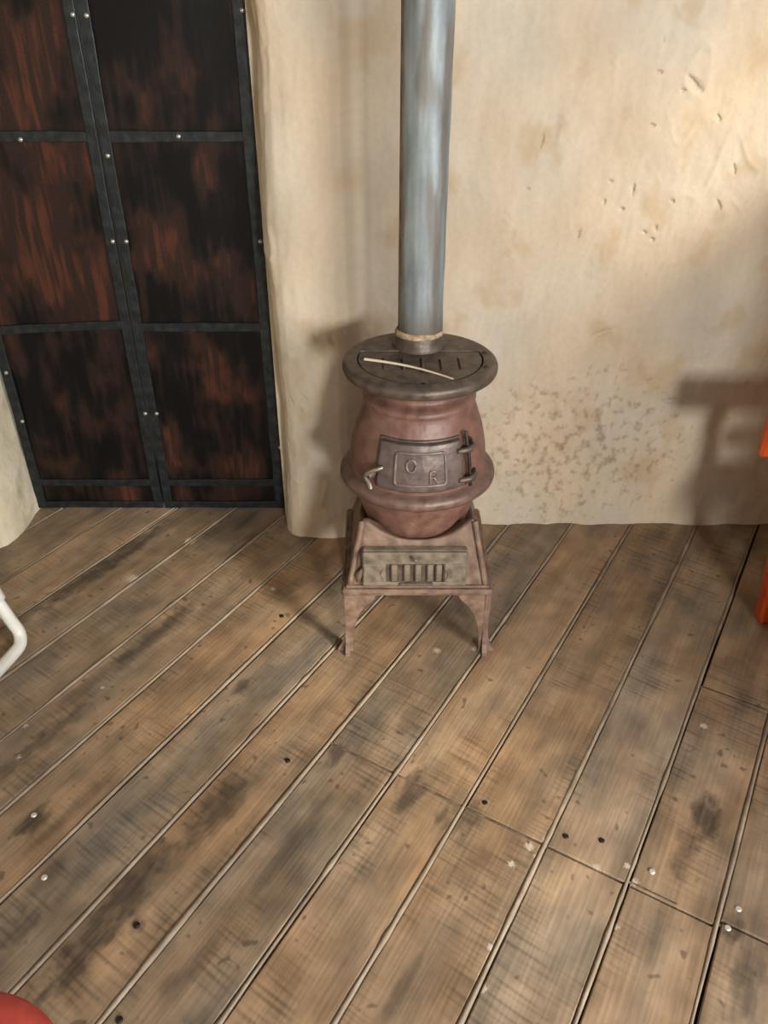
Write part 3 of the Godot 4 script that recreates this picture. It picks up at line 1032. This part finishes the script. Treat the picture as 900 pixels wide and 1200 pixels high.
func on_body(ang: float, y: float, lift: float) -> Vector3:
	var r := body_radius(y) + lift
	return Vector3(sin(ang) * r, y, cos(ang) * r)

func build_stove() -> void:
	var s := thing("pot_belly_stove", STOVE)
	tag(s, "rusty cast iron pot-belly stove standing on four legs before the adobe wall", "stove")
	# legs: angle-section, bracket above, flared toe
	var leg_out := PackedVector2Array([Vector2(0.19, 0.192), Vector2(0.189, 0.15), Vector2(0.187, 0.10), Vector2(0.189, 0.06), Vector2(0.195, 0.03), Vector2(0.207, 0.010), Vector2(0.208, 0.0), Vector2(0.166, 0.0), Vector2(0.167, 0.014), Vector2(0.165, 0.05), Vector2(0.160, 0.09), Vector2(0.150, 0.125), Vector2(0.132, 0.155), Vector2(0.112, 0.175), Vector2(0.104, 0.192)])
	for sx in [-1.0, 1.0]:
		for sz in [-1.0, 1.0]:
			var st := begin()
			var pa := PackedVector2Array()
			for p in leg_out:
				pa.append(Vector2(p.x * sx, p.y))
			add_prism(st, pa, 0.012, Transform3D(Basis.IDENTITY, Vector3(0, 0, 0.187 * sz - (0.012 if sz > 0 else 0.0))))
			var pb := PackedVector2Array()
			for p in leg_out:
				pb.append(Vector2(-p.x * sz, p.y))
			add_prism(st, pb, 0.012, Transform3D(Basis(Vector3.UP, PI / 2), Vector3(0.187 * sx - (0.012 if sx > 0 else 0.0), 0, 0)))
			put(finish(st), "leg", M.base, s)
	# base plate with a rolled edge
	var bp := begin()
	add_box(bp, Vector3(0, 0.2005, 0), Vector3(0.388, 0.019, 0.388), 0.006)
	add_box(bp, Vector3(0, 0.2125, 0), Vector3(0.366, 0.007, 0.366), 0.003)
	put(finish(bp), "base_plate", M.base, s)
	# ash pit housing: four leaning sides, top edges dipped round the pot
	put(housing_mesh(), "ash_pit_housing", M.base, s)
	for k in 4:
		var st := begin()
		var sg := Vector2([-1, 1, 1, -1][k], [1, 1, -1, -1][k])
		var a := Vector3(sg.x * 0.172, 0.216, sg.y * 0.172)
		var b := Vector3(sg.x * 0.139, 0.386, sg.y * 0.139)
		if sg.y < 0.0:
			b.x *= 0.88
			b.z *= 0.78
		put(tube([a, a.lerp(b, 0.5), b], 0.008, 8), "corner_rib", M.base, s)
	# ash drawer
	var dw := begin()
	var zf := 0.186
	var y0 := 0.220
	var y1 := 0.322
	add_box(dw, Vector3(0.0, (y0 + y1) * 0.5, zf - 0.022), Vector3(0.262, y1 - y0, 0.024), 0.004)
	# frame of the face round the draught slots
	add_box(dw, Vector3(0.0, 0.304, zf - 0.006), Vector3(0.262, 0.036, 0.014), 0.004)
	add_box(dw, Vector3(0.0, 0.2255, zf - 0.006), Vector3(0.262, 0.011, 0.014), 0.003)
	for sx in [-1.0, 1.0]:
		add_box(dw, Vector3(sx * 0.1015, 0.258, zf - 0.006), Vector3(0.059, 0.058, 0.014), 0.004)
	var drawer := put(finish(dw), "ash_drawer", M.drawer, s, Vector3(-0.008, 0, 0))
	var dk := begin()
	add_box(dk, Vector3(0.0, 0.2585, zf - 0.0095), Vector3(0.143, 0.056, 0.002), 0.0)
	put(finish(dk), "draught_opening", M.iron, drawer)
	for x: float in [-0.052, -0.020, 0.008, 0.038, 0.060]:
		put(box_mesh(Vector3(0.016, 0.052, 0.008), 0.003), "draught_bar", M.drawer, drawer, Vector3(x, 0.2585, zf - 0.004))
	var slide := begin()
	add_box(slide, Vector3(0.004, 0.228, zf + 0.003), Vector3(0.085, 0.008, 0.008), 0.002)
	put(finish(slide), "draught_slide", M.iron, drawer)
	for sx in [-1.0, 1.0]:
		var arc := []
		for i in 9:
			var t := -1.1 + 2.2 * i / 8.0
			arc.append(Vector3(sx * (0.068 + 0.016 * cos(t)), 0.2585 + 0.019 * sin(t), zf + 0.001))
		put(tube(arc, 0.0022, 6), "raised_scroll", M.drawer, drawer)
	put(tube([Vector3(-0.012, 0.312, zf - 0.002), Vector3(-0.004, 0.309, zf + 0.008), Vector3(0.004, 0.306, zf + 0.010)], 0.004, 8), "drawer_catch", M.iron, drawer)
	put(tube([Vector3(-0.150, 0.225, 0.168), Vector3(-0.148, 0.250, 0.176), Vector3(-0.138, 0.268, 0.178)], [0.008, 0.009, 0.004], 8), "drawer_lug", M.base, s)
	# pot
	put(lathe([Vector2(0.10, 0.29), Vector2(0.118, 0.305), Vector2(0.134, 0.335), Vector2(0.146, 0.375), Vector2(0.156, 0.41), Vector2(0.163, 0.436), Vector2(0.168, 0.448)], 72, 0.001), "fire_pot", M.pot, s)
	put(lathe([Vector2(0.160, 0.438), Vector2(0.176, 0.440), Vector2(0.188, 0.444), Vector2(0.1945, 0.451), Vector2(0.197, 0.459), Vector2(0.195, 0.467), Vector2(0.189, 0.4735), Vector2(0.181, 0.4765), Vector2(0.174, 0.479), Vector2(0.168, 0.484)], 72, 0.0008), "belly_ring", M.ring, s)
	var up := [Vector2(0.170, 0.474)]
	for i in 14:
		var y := 0.48 + i * 0.0135
		up.append(Vector2(body_radius(y), y))
	up += [Vector2(0.1365, 0.660), Vector2(0.1375, 0.667), Vector2(0.134, 0.675), Vector2(0.124, 0.680), Vector2(0.112, 0.682), Vector2(0.110, 0.690), Vector2(0.110, 0.705), Vector2(0.116, 0.722), Vector2(0.12, 0.726)]
	put(lathe(up, 72, 0.001), "pot_body", M.pot, s)
	# lid ring with half-moon opening
	put(lid_mesh(), "lid", M.iron, s)
	put(lathe(crisp([Vector2(0.128, 0.716), Vector2(0.128, 0.728), Vector2(0.02, 0.729)], 0.002), 48), "lid_seat", M.iron, s)
	build_lid_cover(s)
	# flue collar
	put(lathe(crisp([Vector2(0.066, 0.750), Vector2(0.065, 0.762), Vector2(0.060, 0.772), Vector2(0.0585, 0.786), Vector2(0.055, 0.787), Vector2(0.0545, 0.76)], 0.002), 48), "flue_collar", M.iron, s, Vector3(0, 0, -0.088))
	put(lathe([Vector2(0.054, 0.785), Vector2(0.0585, 0.786), Vector2(0.0590, 0.790), Vector2(0.0565, 0.796), Vector2(0.0535, 0.799)], 48, 0.0012), "flue_sealing", M.seal, s, Vector3(0, 0, -0.088))
	build_fire_door(s)

func housing_mesh() -> ArrayMesh:
	# path round the square at each level: outer skin bottom to top edge, then in and down to the pot
	var per := 20
	var nu := per * 4 + 1
	var pos := PackedVector3Array()
	var uv := PackedVector2Array()
	var rows := 12
	for j in rows:
		for i in nu:
			var side := mini(i / per, 3)
			var u := float(i - side * per) / per * 2.0 - 1.0
			var top := 0.332 + 0.056 * pow(absf(u), 2.2)
			var y: float
			var half: float
			var inward := 0.0
			if j < 8:
				y = lerpf(0.214, top, j / 7.0)
				half = 0.174 - (y - 0.214) * 0.21
			else:
				y = top + [0.003, 0.001, -0.004, -0.02][j - 8]
				half = 0.174 - (top - 0.214) * 0.21
				inward = [0.12, 0.3, 0.85, 1.0][j - 8]
			var p := Vector3(u * half, y, half)
			if inward > 0.0:
				var c := Vector3(u, 0, 1).normalized() * 0.126
				c.y = y
				var k := lerpf(inward, inward, absf(u))
				p = p.lerp(Vector3(c.x, y - (top - 0.332) * inward * 0.8, c.z), k)
			var q := Basis(Vector3.UP, side * PI / 2) * p
			if q.z < 0.0:
				# the back of the housing leans in further
				var t := clampf((y - 0.214) / 0.17, 0.0, 1.0)
				q.x *= 1.0 - 0.12 * t * minf(1.0, -q.z / 0.12)
				q.z *= 1.0 - 0.22 * t
			pos.append(q)
			uv.append(Vector2(float(i) / nu, y))
	return grid(nu, rows, pos, uv, true, false)

const MOON_R := 0.149
const MOON_CHORD := -0.045

func moon_hit(ang: float, scale_: float, inset: float) -> Vector2:
	# from a point inside the half moon outwards
	var c := Vector2(0, 0.04)
	var d := Vector2(sin(ang), cos(ang))
	var b := c.dot(d)
	var r := (MOON_R - inset) * scale_
	var t := -b + sqrt(b * b - c.length_squared() + r * r)
	var chord := MOON_CHORD + inset
	if d.y < 0.0:
		t = minf(t, (chord - c.y) / d.y)
	return c + d * t

func lid_mesh() -> ArrayMesh:
	var n := 120
	var pos := PackedVector3Array()
	var uv := PackedVector2Array()
	var rim := [[0.170, 0.7570], [0.1765, 0.7555], [0.1815, 0.7515], [0.184, 0.7455], [0.184, 0.738], [0.1815, 0.7315], [0.176, 0.7275], [0.165, 0.7255], [0.12, 0.7255]]
	var rows := 3 + rim.size()
	for j in rows:
		for i in n + 1:
			var ang := TAU * i / n
			var m := moon_hit(ang, 1.0, 0.0)
			var p: Vector3
			if j == 0:
				p = Vector3(m.x, 0.745, m.y)
			elif j == 1:
				p = Vector3(m.x, 0.7562, m.y)
			elif j == 2:
				var m2 := moon_hit(ang, 1.0, -0.0015)
				p = Vector3(m2.x, 0.7572, m2.y)
			else:
				var d := Vector2(sin(ang), cos(ang))
				var c := Vector2(0, 0.04)
				var r: float = rim[j - 3][0]
				var b := c.dot(d)
				var t := -b + sqrt(b * b - c.length_squared() + r * r)
				var q := c + d * t
				p = Vector3(q.x, rim[j - 3][1], q.y)
			pos.append(p)
			uv.append(Vector2(p.x, p.z))
	return grid(n + 1, rows, pos, uv, true, true)

func build_lid_cover(s: Node3D) -> void:
	var poly := PackedVector2Array()
	for i in 64:
		var m := moon_hit(TAU * i / 64.0, 1.0, 0.0035)
		poly.append(Vector2(m.x, m.y))
	var comb := CSGCombiner3D.new()
	comb.name = "lid_cover"
	s.add_child(comb, true)
	var pl := CSGPolygon3D.new()
	pl.name = "plate"
	pl.polygon = poly
	pl.depth = 0.010
	pl.rotation = Vector3(PI / 2, 0, 0)
	pl.position = Vector3(0, 0.7455, 0)
	pl.material = M.iron
	comb.add_child(pl)
	for i in 5:
		var x := -0.088 + i * 0.044
		var zc := 0.035 + 0.012 * (1.0 - absf(i - 2.0) / 2.0)
		var slot := CSGBox3D.new()
		slot.name = "slot"
		slot.size = Vector3(0.0035, 0.012, 0.066 if i != 2 else 0.085)
		slot.position = Vector3(x, 0.757, zc - 0.005)
		slot.operation = CSGShape3D.OPERATION_SUBTRACTION
		slot.material = M.iron
		comb.add_child(slot, true)
	var notch := CSGCylinder3D.new()
	notch.name = "finger_hole"
	notch.radius = 0.007
	notch.height = 0.03
	notch.position = Vector3(0.0, 0.755, 0.142)
	notch.operation = CSGShape3D.OPERATION_SUBTRACTION
	notch.material = M.iron
	comb.add_child(notch)
	# ribs beside the slots, and two bolts on the lid
	for i in 5:
		var x := -0.088 + i * 0.044
		var rb := begin()
		add_box(rb, Vector3(x + 0.0052, 0.7562, 0.036), Vector3(0.005, 0.0036, 0.062), 0.0016)
		put(finish(rb), "cover_rib", M.iron, s)
	for p in [Vector2(0.155, -0.03), Vector2(0.150, 0.055)]:
		put(lathe([Vector2(0.006, 0.756), Vector2(0.006, 0.7585), Vector2(0.004, 0.7605), Vector2(0.0001, 0.761)], 10), "lid_bolt", M.iron_black, s, Vector3(p.x, 0, p.y))

func build_fire_door(s: Node3D) -> void:
	# curved plate on the pot's shoulder
	var a0 := -0.60
	var a1 := 0.60
	var y0 := 0.497
	var y1 := 0.610
	var nu := 29
	var nv := 15
	var pos := PackedVector3Array()
	var uv := PackedVector2Array()
	for j in nv:
		for i in nu:
			var u := float(i) / (nu - 1)
			var v := float(j) / (nv - 1)
			# two outer rows fold back to the pot
			var lift := 0.014
			var uu := clampf((u - 0.0714) / 0.8572, 0.0, 1.0)
			var vv := clampf((v - 0.1428) / 0.7144, 0.0, 1.0)
			if i == 0 or i == nu - 1 or j == 0 or j == nv - 1:
				lift = -0.004
			elif i == 1 or i == nu - 2 or j == 1 or j == nv - 2:
				lift = 0.011
				uu = 0.004 if i == 1 else (0.996 if i == nu - 2 else uu)
			else:
				uu = clampf(uu, 0.012, 0.988)
				vv = clampf(vv, 0.012, 0.988)
			var ang := lerpf(a0, a1, uu)
			var yy := lerpf(y0, y1, vv)
			pos.append(on_body(ang, yy, lift))
			uv.append(Vector2(u, v))
	var door := put(grid(nu, nv, pos, uv), "fire_door", M.iron_grey, s)
	# shadow gap frame: raised rim round the opening in the pot
	var rim := []
	for t: Array in [[-0.628, 0.4935], [0.628, 0.4935], [0.628, 0.613], [-0.628, 0.613], [-0.628, 0.4935]]:
		if rim.size() == 0:
			rim.append(on_body(t[0], t[1], 0.001))
			rim[0].y = t[1]
			rim.append([t[0], t[1]])
			continue
		var last: Array = rim.pop_back()
		for i in range(1, 11):
			rim.append(on_body(lerpf(last[0], t[0], i / 10.0), lerpf(last[1], t[1], i / 10.0), 0.001))
		rim.append([t[0], t[1]])
	rim.pop_back()
	put(tube(rim, 0.0045, 6), "door_rim", M.iron, s)
	# raised panel moulding
	var w := 0.335
	var b0 := 0.514
	var b1 := 0.592
	var rr := 0.045
	var path := []
	for q: Array in [[w - rr, b1 - 0.008, 0.0], [w - rr, b0 + 0.008, -PI / 2], [-w + rr, b0 + 0.008, -PI], [-w + rr, b1 - 0.008, -PI * 1.5]]:
		for i in 5:
			var t: float = q[2] + PI / 2 - PI / 2 * i / 4.0
			path.append(on_body(q[0] + rr * cos(t), q[1] + 0.008 * sin(t), 0.0145))
	path.append(path[0])
	var dense := []
	for i in path.size() - 1:
		for k in 3:
			var m: Vector3 = path[i].lerp(path[i + 1], k / 3.0)
			# keep on the curve of the plate
			dense.append(on_body(atan2(m.x, m.z), m.y, 0.0145))
	dense.append(path[-1])
	put(tube(dense, 0.0036, 6), "raised_moulding", M.iron_pale, door)
	# raised letters O and R
	var ring := []
	for i in 21:
		var t := TAU * i / 20.0
		ring.append(on_body(-0.125 + 0.062 * cos(t), 0.563 + 0.0145 * sin(t), 0.0145))
	put(tube(ring, 0.0034, 6), "letter_o", M.iron_pale, door)
	var cx := 0.175
	var cy := 0.535
	var strokes := [[[-0.05, -0.015], [-0.05, 0.0], [-0.05, 0.015]], [[-0.05, 0.015], [0.01, 0.015], [0.038, 0.011], [0.038, 0.004], [0.01, 0.0], [-0.05, 0.0]], [[0.0, 0.0], [0.025, -0.008], [0.05, -0.015]]]
	var first: MeshInstance3D = null
	var joined := SurfaceTool.new()
	for k in strokes.size():
		var pp := []
		for q in strokes[k]:
			pp.append(on_body(cx + q[0], cy + q[1], 0.0145))
		joined.append_from(tube(pp, 0.0034, 6), 0, Transform3D.IDENTITY)
	put(joined.commit(), "letter_r", M.iron_pale, door)
	# hinge on the right: pin, two knuckle brackets
	put(tube([on_body(0.70, 0.492, 0.016), on_body(0.70, 0.56, 0.016), on_body(0.70, 0.628, 0.018)], 0.0045, 8), "hinge_pin", M.iron_black, s)
	for y: float in [0.516, 0.588]:
		var st := SurfaceTool.new()
		st.append_from(tube([on_body(0.52, y, 0.016), on_body(0.62, y, 0.021), on_body(0.70, y, 0.024), on_body(0.79, y + 0.002, 0.018), on_body(0.86, y + 0.004, 0.004)], [0.006, 0.0065, 0.0085, 0.006, 0.005], 8), 0, Transform3D.IDENTITY)
		put(st.commit(), "hinge_bracket", M.iron, s)
	put(tube([on_body(0.73, 0.612, 0.018), on_body(0.77, 0.606, 0.016), on_body(0.80, 0.604, 0.008)], [0.003, 0.005, 0.004], 6), "hinge_lug", M.iron_black, s)
	# latch on the left: bright bent handle
	put(tube(smooth_line([on_body(-0.50, 0.551, 0.016), on_body(-0.58, 0.545, 0.026), on_body(-0.68, 0.531, 0.028), on_body(-0.72, 0.517, 0.024), on_body(-0.66, 0.504, 0.024), on_body(-0.62, 0.492, 0.028)], 4), 0.0058, 8), "latch_handle", M.steel, s)
	put(tube([on_body(-0.66, 0.527, 0.0), on_body(-0.66, 0.527, 0.03)], 0.009, 10), "latch_boss", M.iron_grey, s)

func build_pipe() -> void:
	var prof := []
	var y := 0.0
	while y < 1.80:
		prof.append(Vector2(0.053 + 0.0004 * sin(y * 41.0), y))
		y += 0.02
	prof.append(Vector2(0.053, 1.825))
	var seg := 48
	var pos := PackedVector3Array()
	var uv := PackedVector2Array()
	for j in prof.size():
		for i in seg + 1:
			var t := TAU * i / seg
			var r: float = prof[j].x + 0.0009 * noise.get_noise_3d(cos(t) * 1.5, prof[j].y * 5.0, sin(t) * 1.5)
			pos.append(Vector3(sin(t) * r, prof[j].y, cos(t) * r))
			uv.append(Vector2(float(i) / seg, 1.0 - prof[j].y / 1.85))
	var pipe := thing("stove_pipe", STOVE + Vector3(0.003, 0.7705, -0.088))
	tag(pipe, "grey galvanised flue pipe rising from the back of the stove lid", "pipe")
	put(grid(seg + 1, prof.size(), pos, uv, true, false), "pipe", M.pipe, pipe)
	# folded lock seam at the back
	put(tube([Vector3(-0.0505, 0.03, 0.014), Vector3(-0.0505, 0.9, 0.014), Vector3(-0.0505, 1.80, 0.014)], 0.0045, 6), "lock_seam", M.seam, pipe)

# ------------------------------------------------------------------ things at the edges of the picture
func build_orange_chair() -> void:
	var c := thing("orange_chair", Vector3(1.07, 0, -1.745))
	tag(c, "low orange painted wooden chair with wide top rail beside the back wall", "chair")
	for p in [Vector2(0, 0), Vector2(0.36, 0)]:
		var st := begin()
		var lean := Basis(Vector3(0, 0, 1), 0.05) * Basis(Vector3(1, 0, 0), -0.03)
		add_box(st, Vector3(p.x - 0.016, 0.30, p.y - 0.005), Vector3(0.046, 0.60, 0.046), 0.006, lean)
		put(finish(st), "back_post", M.orange, c)
	for p in [Vector2(0.02, 0.38), Vector2(0.36, 0.38)]:
		put(box_mesh(Vector3(0.044, 0.33, 0.044), 0.006), "front_leg", M.orange, c, Vector3(p.x, 0.165, p.y))
	put(box_mesh(Vector3(0.46, 0.03, 0.46), 0.008), "seat", M.orange, c, Vector3(0.185, 0.345, 0.20))
	put(box_mesh(Vector3(0.64, 0.105, 0.032), 0.008), "top_rail", M.orange, c, Vector3(0.168, 0.575, 0.0))
	put(box_mesh(Vector3(0.34, 0.05, 0.022), 0.005), "lower_rail", M.orange, c, Vector3(0.18, 0.44, -0.012))

func build_white_chair() -> void:
	var c := thing("white_tube_chair", Vector3(-0.97, 0, -1.62))
	tag(c, "white painted tubular steel chair with a bent runner on the planks", "chair")
	for k in 2:
		var x := -0.42 * k
		var pts := smooth_line([Vector3(x - 0.075, 0.43, -0.01), Vector3(x - 0.05, 0.22, -0.015), Vector3(x - 0.022, 0.095, -0.02), Vector3(x - 0.006, 0.045, -0.018), Vector3(x, 0.022, 0.005), Vector3(x - 0.008, 0.0165, 0.04), Vector3(x - 0.022, 0.0165, 0.095), Vector3(x - 0.05, 0.0165, 0.22), Vector3(x - 0.07, 0.0165, 0.40), Vector3(x - 0.075, 0.05, 0.44), Vector3(x - 0.08, 0.43, 0.40), Vector3(x - 0.08, 0.85, 0.46)], 6)
		put(tube(pts, 0.0165, 12), "tube_frame", M.white_paint, c)
		put(tube([Vector3(x - 0.052, 0.235, -0.015), Vector3(x - 0.036, 0.155, -0.018)], 0.0225, 12), "frame_sleeve", M.white_paint, c)
	put(box_mesh(Vector3(0.46, 0.025, 0.42), 0.01), "seat", M.white_paint, c, Vector3(-0.285, 0.447, 0.20))
	put(box_mesh(Vector3(0.46, 0.22, 0.02), 0.008), "backrest", M.white_paint, c, Vector3(-0.29, 0.74, 0.425), Vector3(0.14, 0, 0))

func build_red_stool() -> void:
	var c := thing("red_stool", Vector3(-0.508, 0, -0.378))
	tag(c, "round stool with a padded red seat on the plank floor", "stool")
	put(lathe([Vector2(0.001, 0.385), Vector2(0.13, 0.387), Vector2(0.146, 0.396), Vector2(0.152, 0.412), Vector2(0.151, 0.428), Vector2(0.143, 0.441), Vector2(0.12, 0.449), Vector2(0.06, 0.453), Vector2(0.0005, 0.454)], 48), "seat", M.red, c)
	for i in 4:
		var a := PI / 4 + i * PI / 2
		var d := Vector3(sin(a), 0, cos(a))
		put(tube([d * 0.145 + Vector3(0, 0.002, 0), d * 0.12 + Vector3(0, 0.2, 0), d * 0.095 + Vector3(0, 0.39, 0)], 0.013, 10), "leg", M.beam, c)

func build_lid_splinter() -> void:
	var a := Vector3(-0.046, 0.7605, -1.784)
	var b := Vector3(0.154, 0.7600, -1.672)
	var pts := []
	var rad := []
	for i in 9:
		var t := i / 8.0
		pts.append(a.lerp(b, t) + Vector3(0.008, 0, -0.012) * sin(t * PI))
		rad.append(lerpf(0.0036, 0.0018, t))
	var o := put(tube(pts, rad, 6), "wood_splinter", M.straw, self)
	tag(o, "thin pale wood splinter lying across the slotted stove cover", "stick")

# unseen cupboard added on the right to shade and warm the back wall
func build_added_cupboard() -> void:
	var c := thing("added_orange_cupboard", Vector3(1.44, 0, -0.97))
	tag(c, "added orange cupboard out of view that shades the right end of back wall", "cupboard")
	put(box_mesh(Vector3(0.54, 1.17, 0.44), 0.006), "body", M.orange, c, Vector3(0, 0.635, 0))
	put(box_mesh(Vector3(0.58, 0.03, 0.50), 0.008), "top", M.orange, c, Vector3(0, 1.235, 0))
	for sx in [-1.0, 1.0]:
		for sz in [-1.0, 1.0]:
			put(box_mesh(Vector3(0.05, 0.05, 0.05), 0.004), "foot", M.orange, c, Vector3(sx * 0.24, 0.025, sz * 0.19))
		var d := put(box_mesh(Vector3(0.262, 1.11, 0.018), 0.005), "cupboard_door", M.orange, c, Vector3(sx * 0.134, 0.635, 0.229))
		put(lathe([Vector2(0.006, 0.0), Vector2(0.006, 0.012), Vector2(0.013, 0.018), Vector2(0.012, 0.026), Vector2(0.0001, 0.029)], 12), "knob", M.steel, d, Vector3(-sx * 0.12, 0.0, 0.009), Vector3(PI / 2, 0, 0))
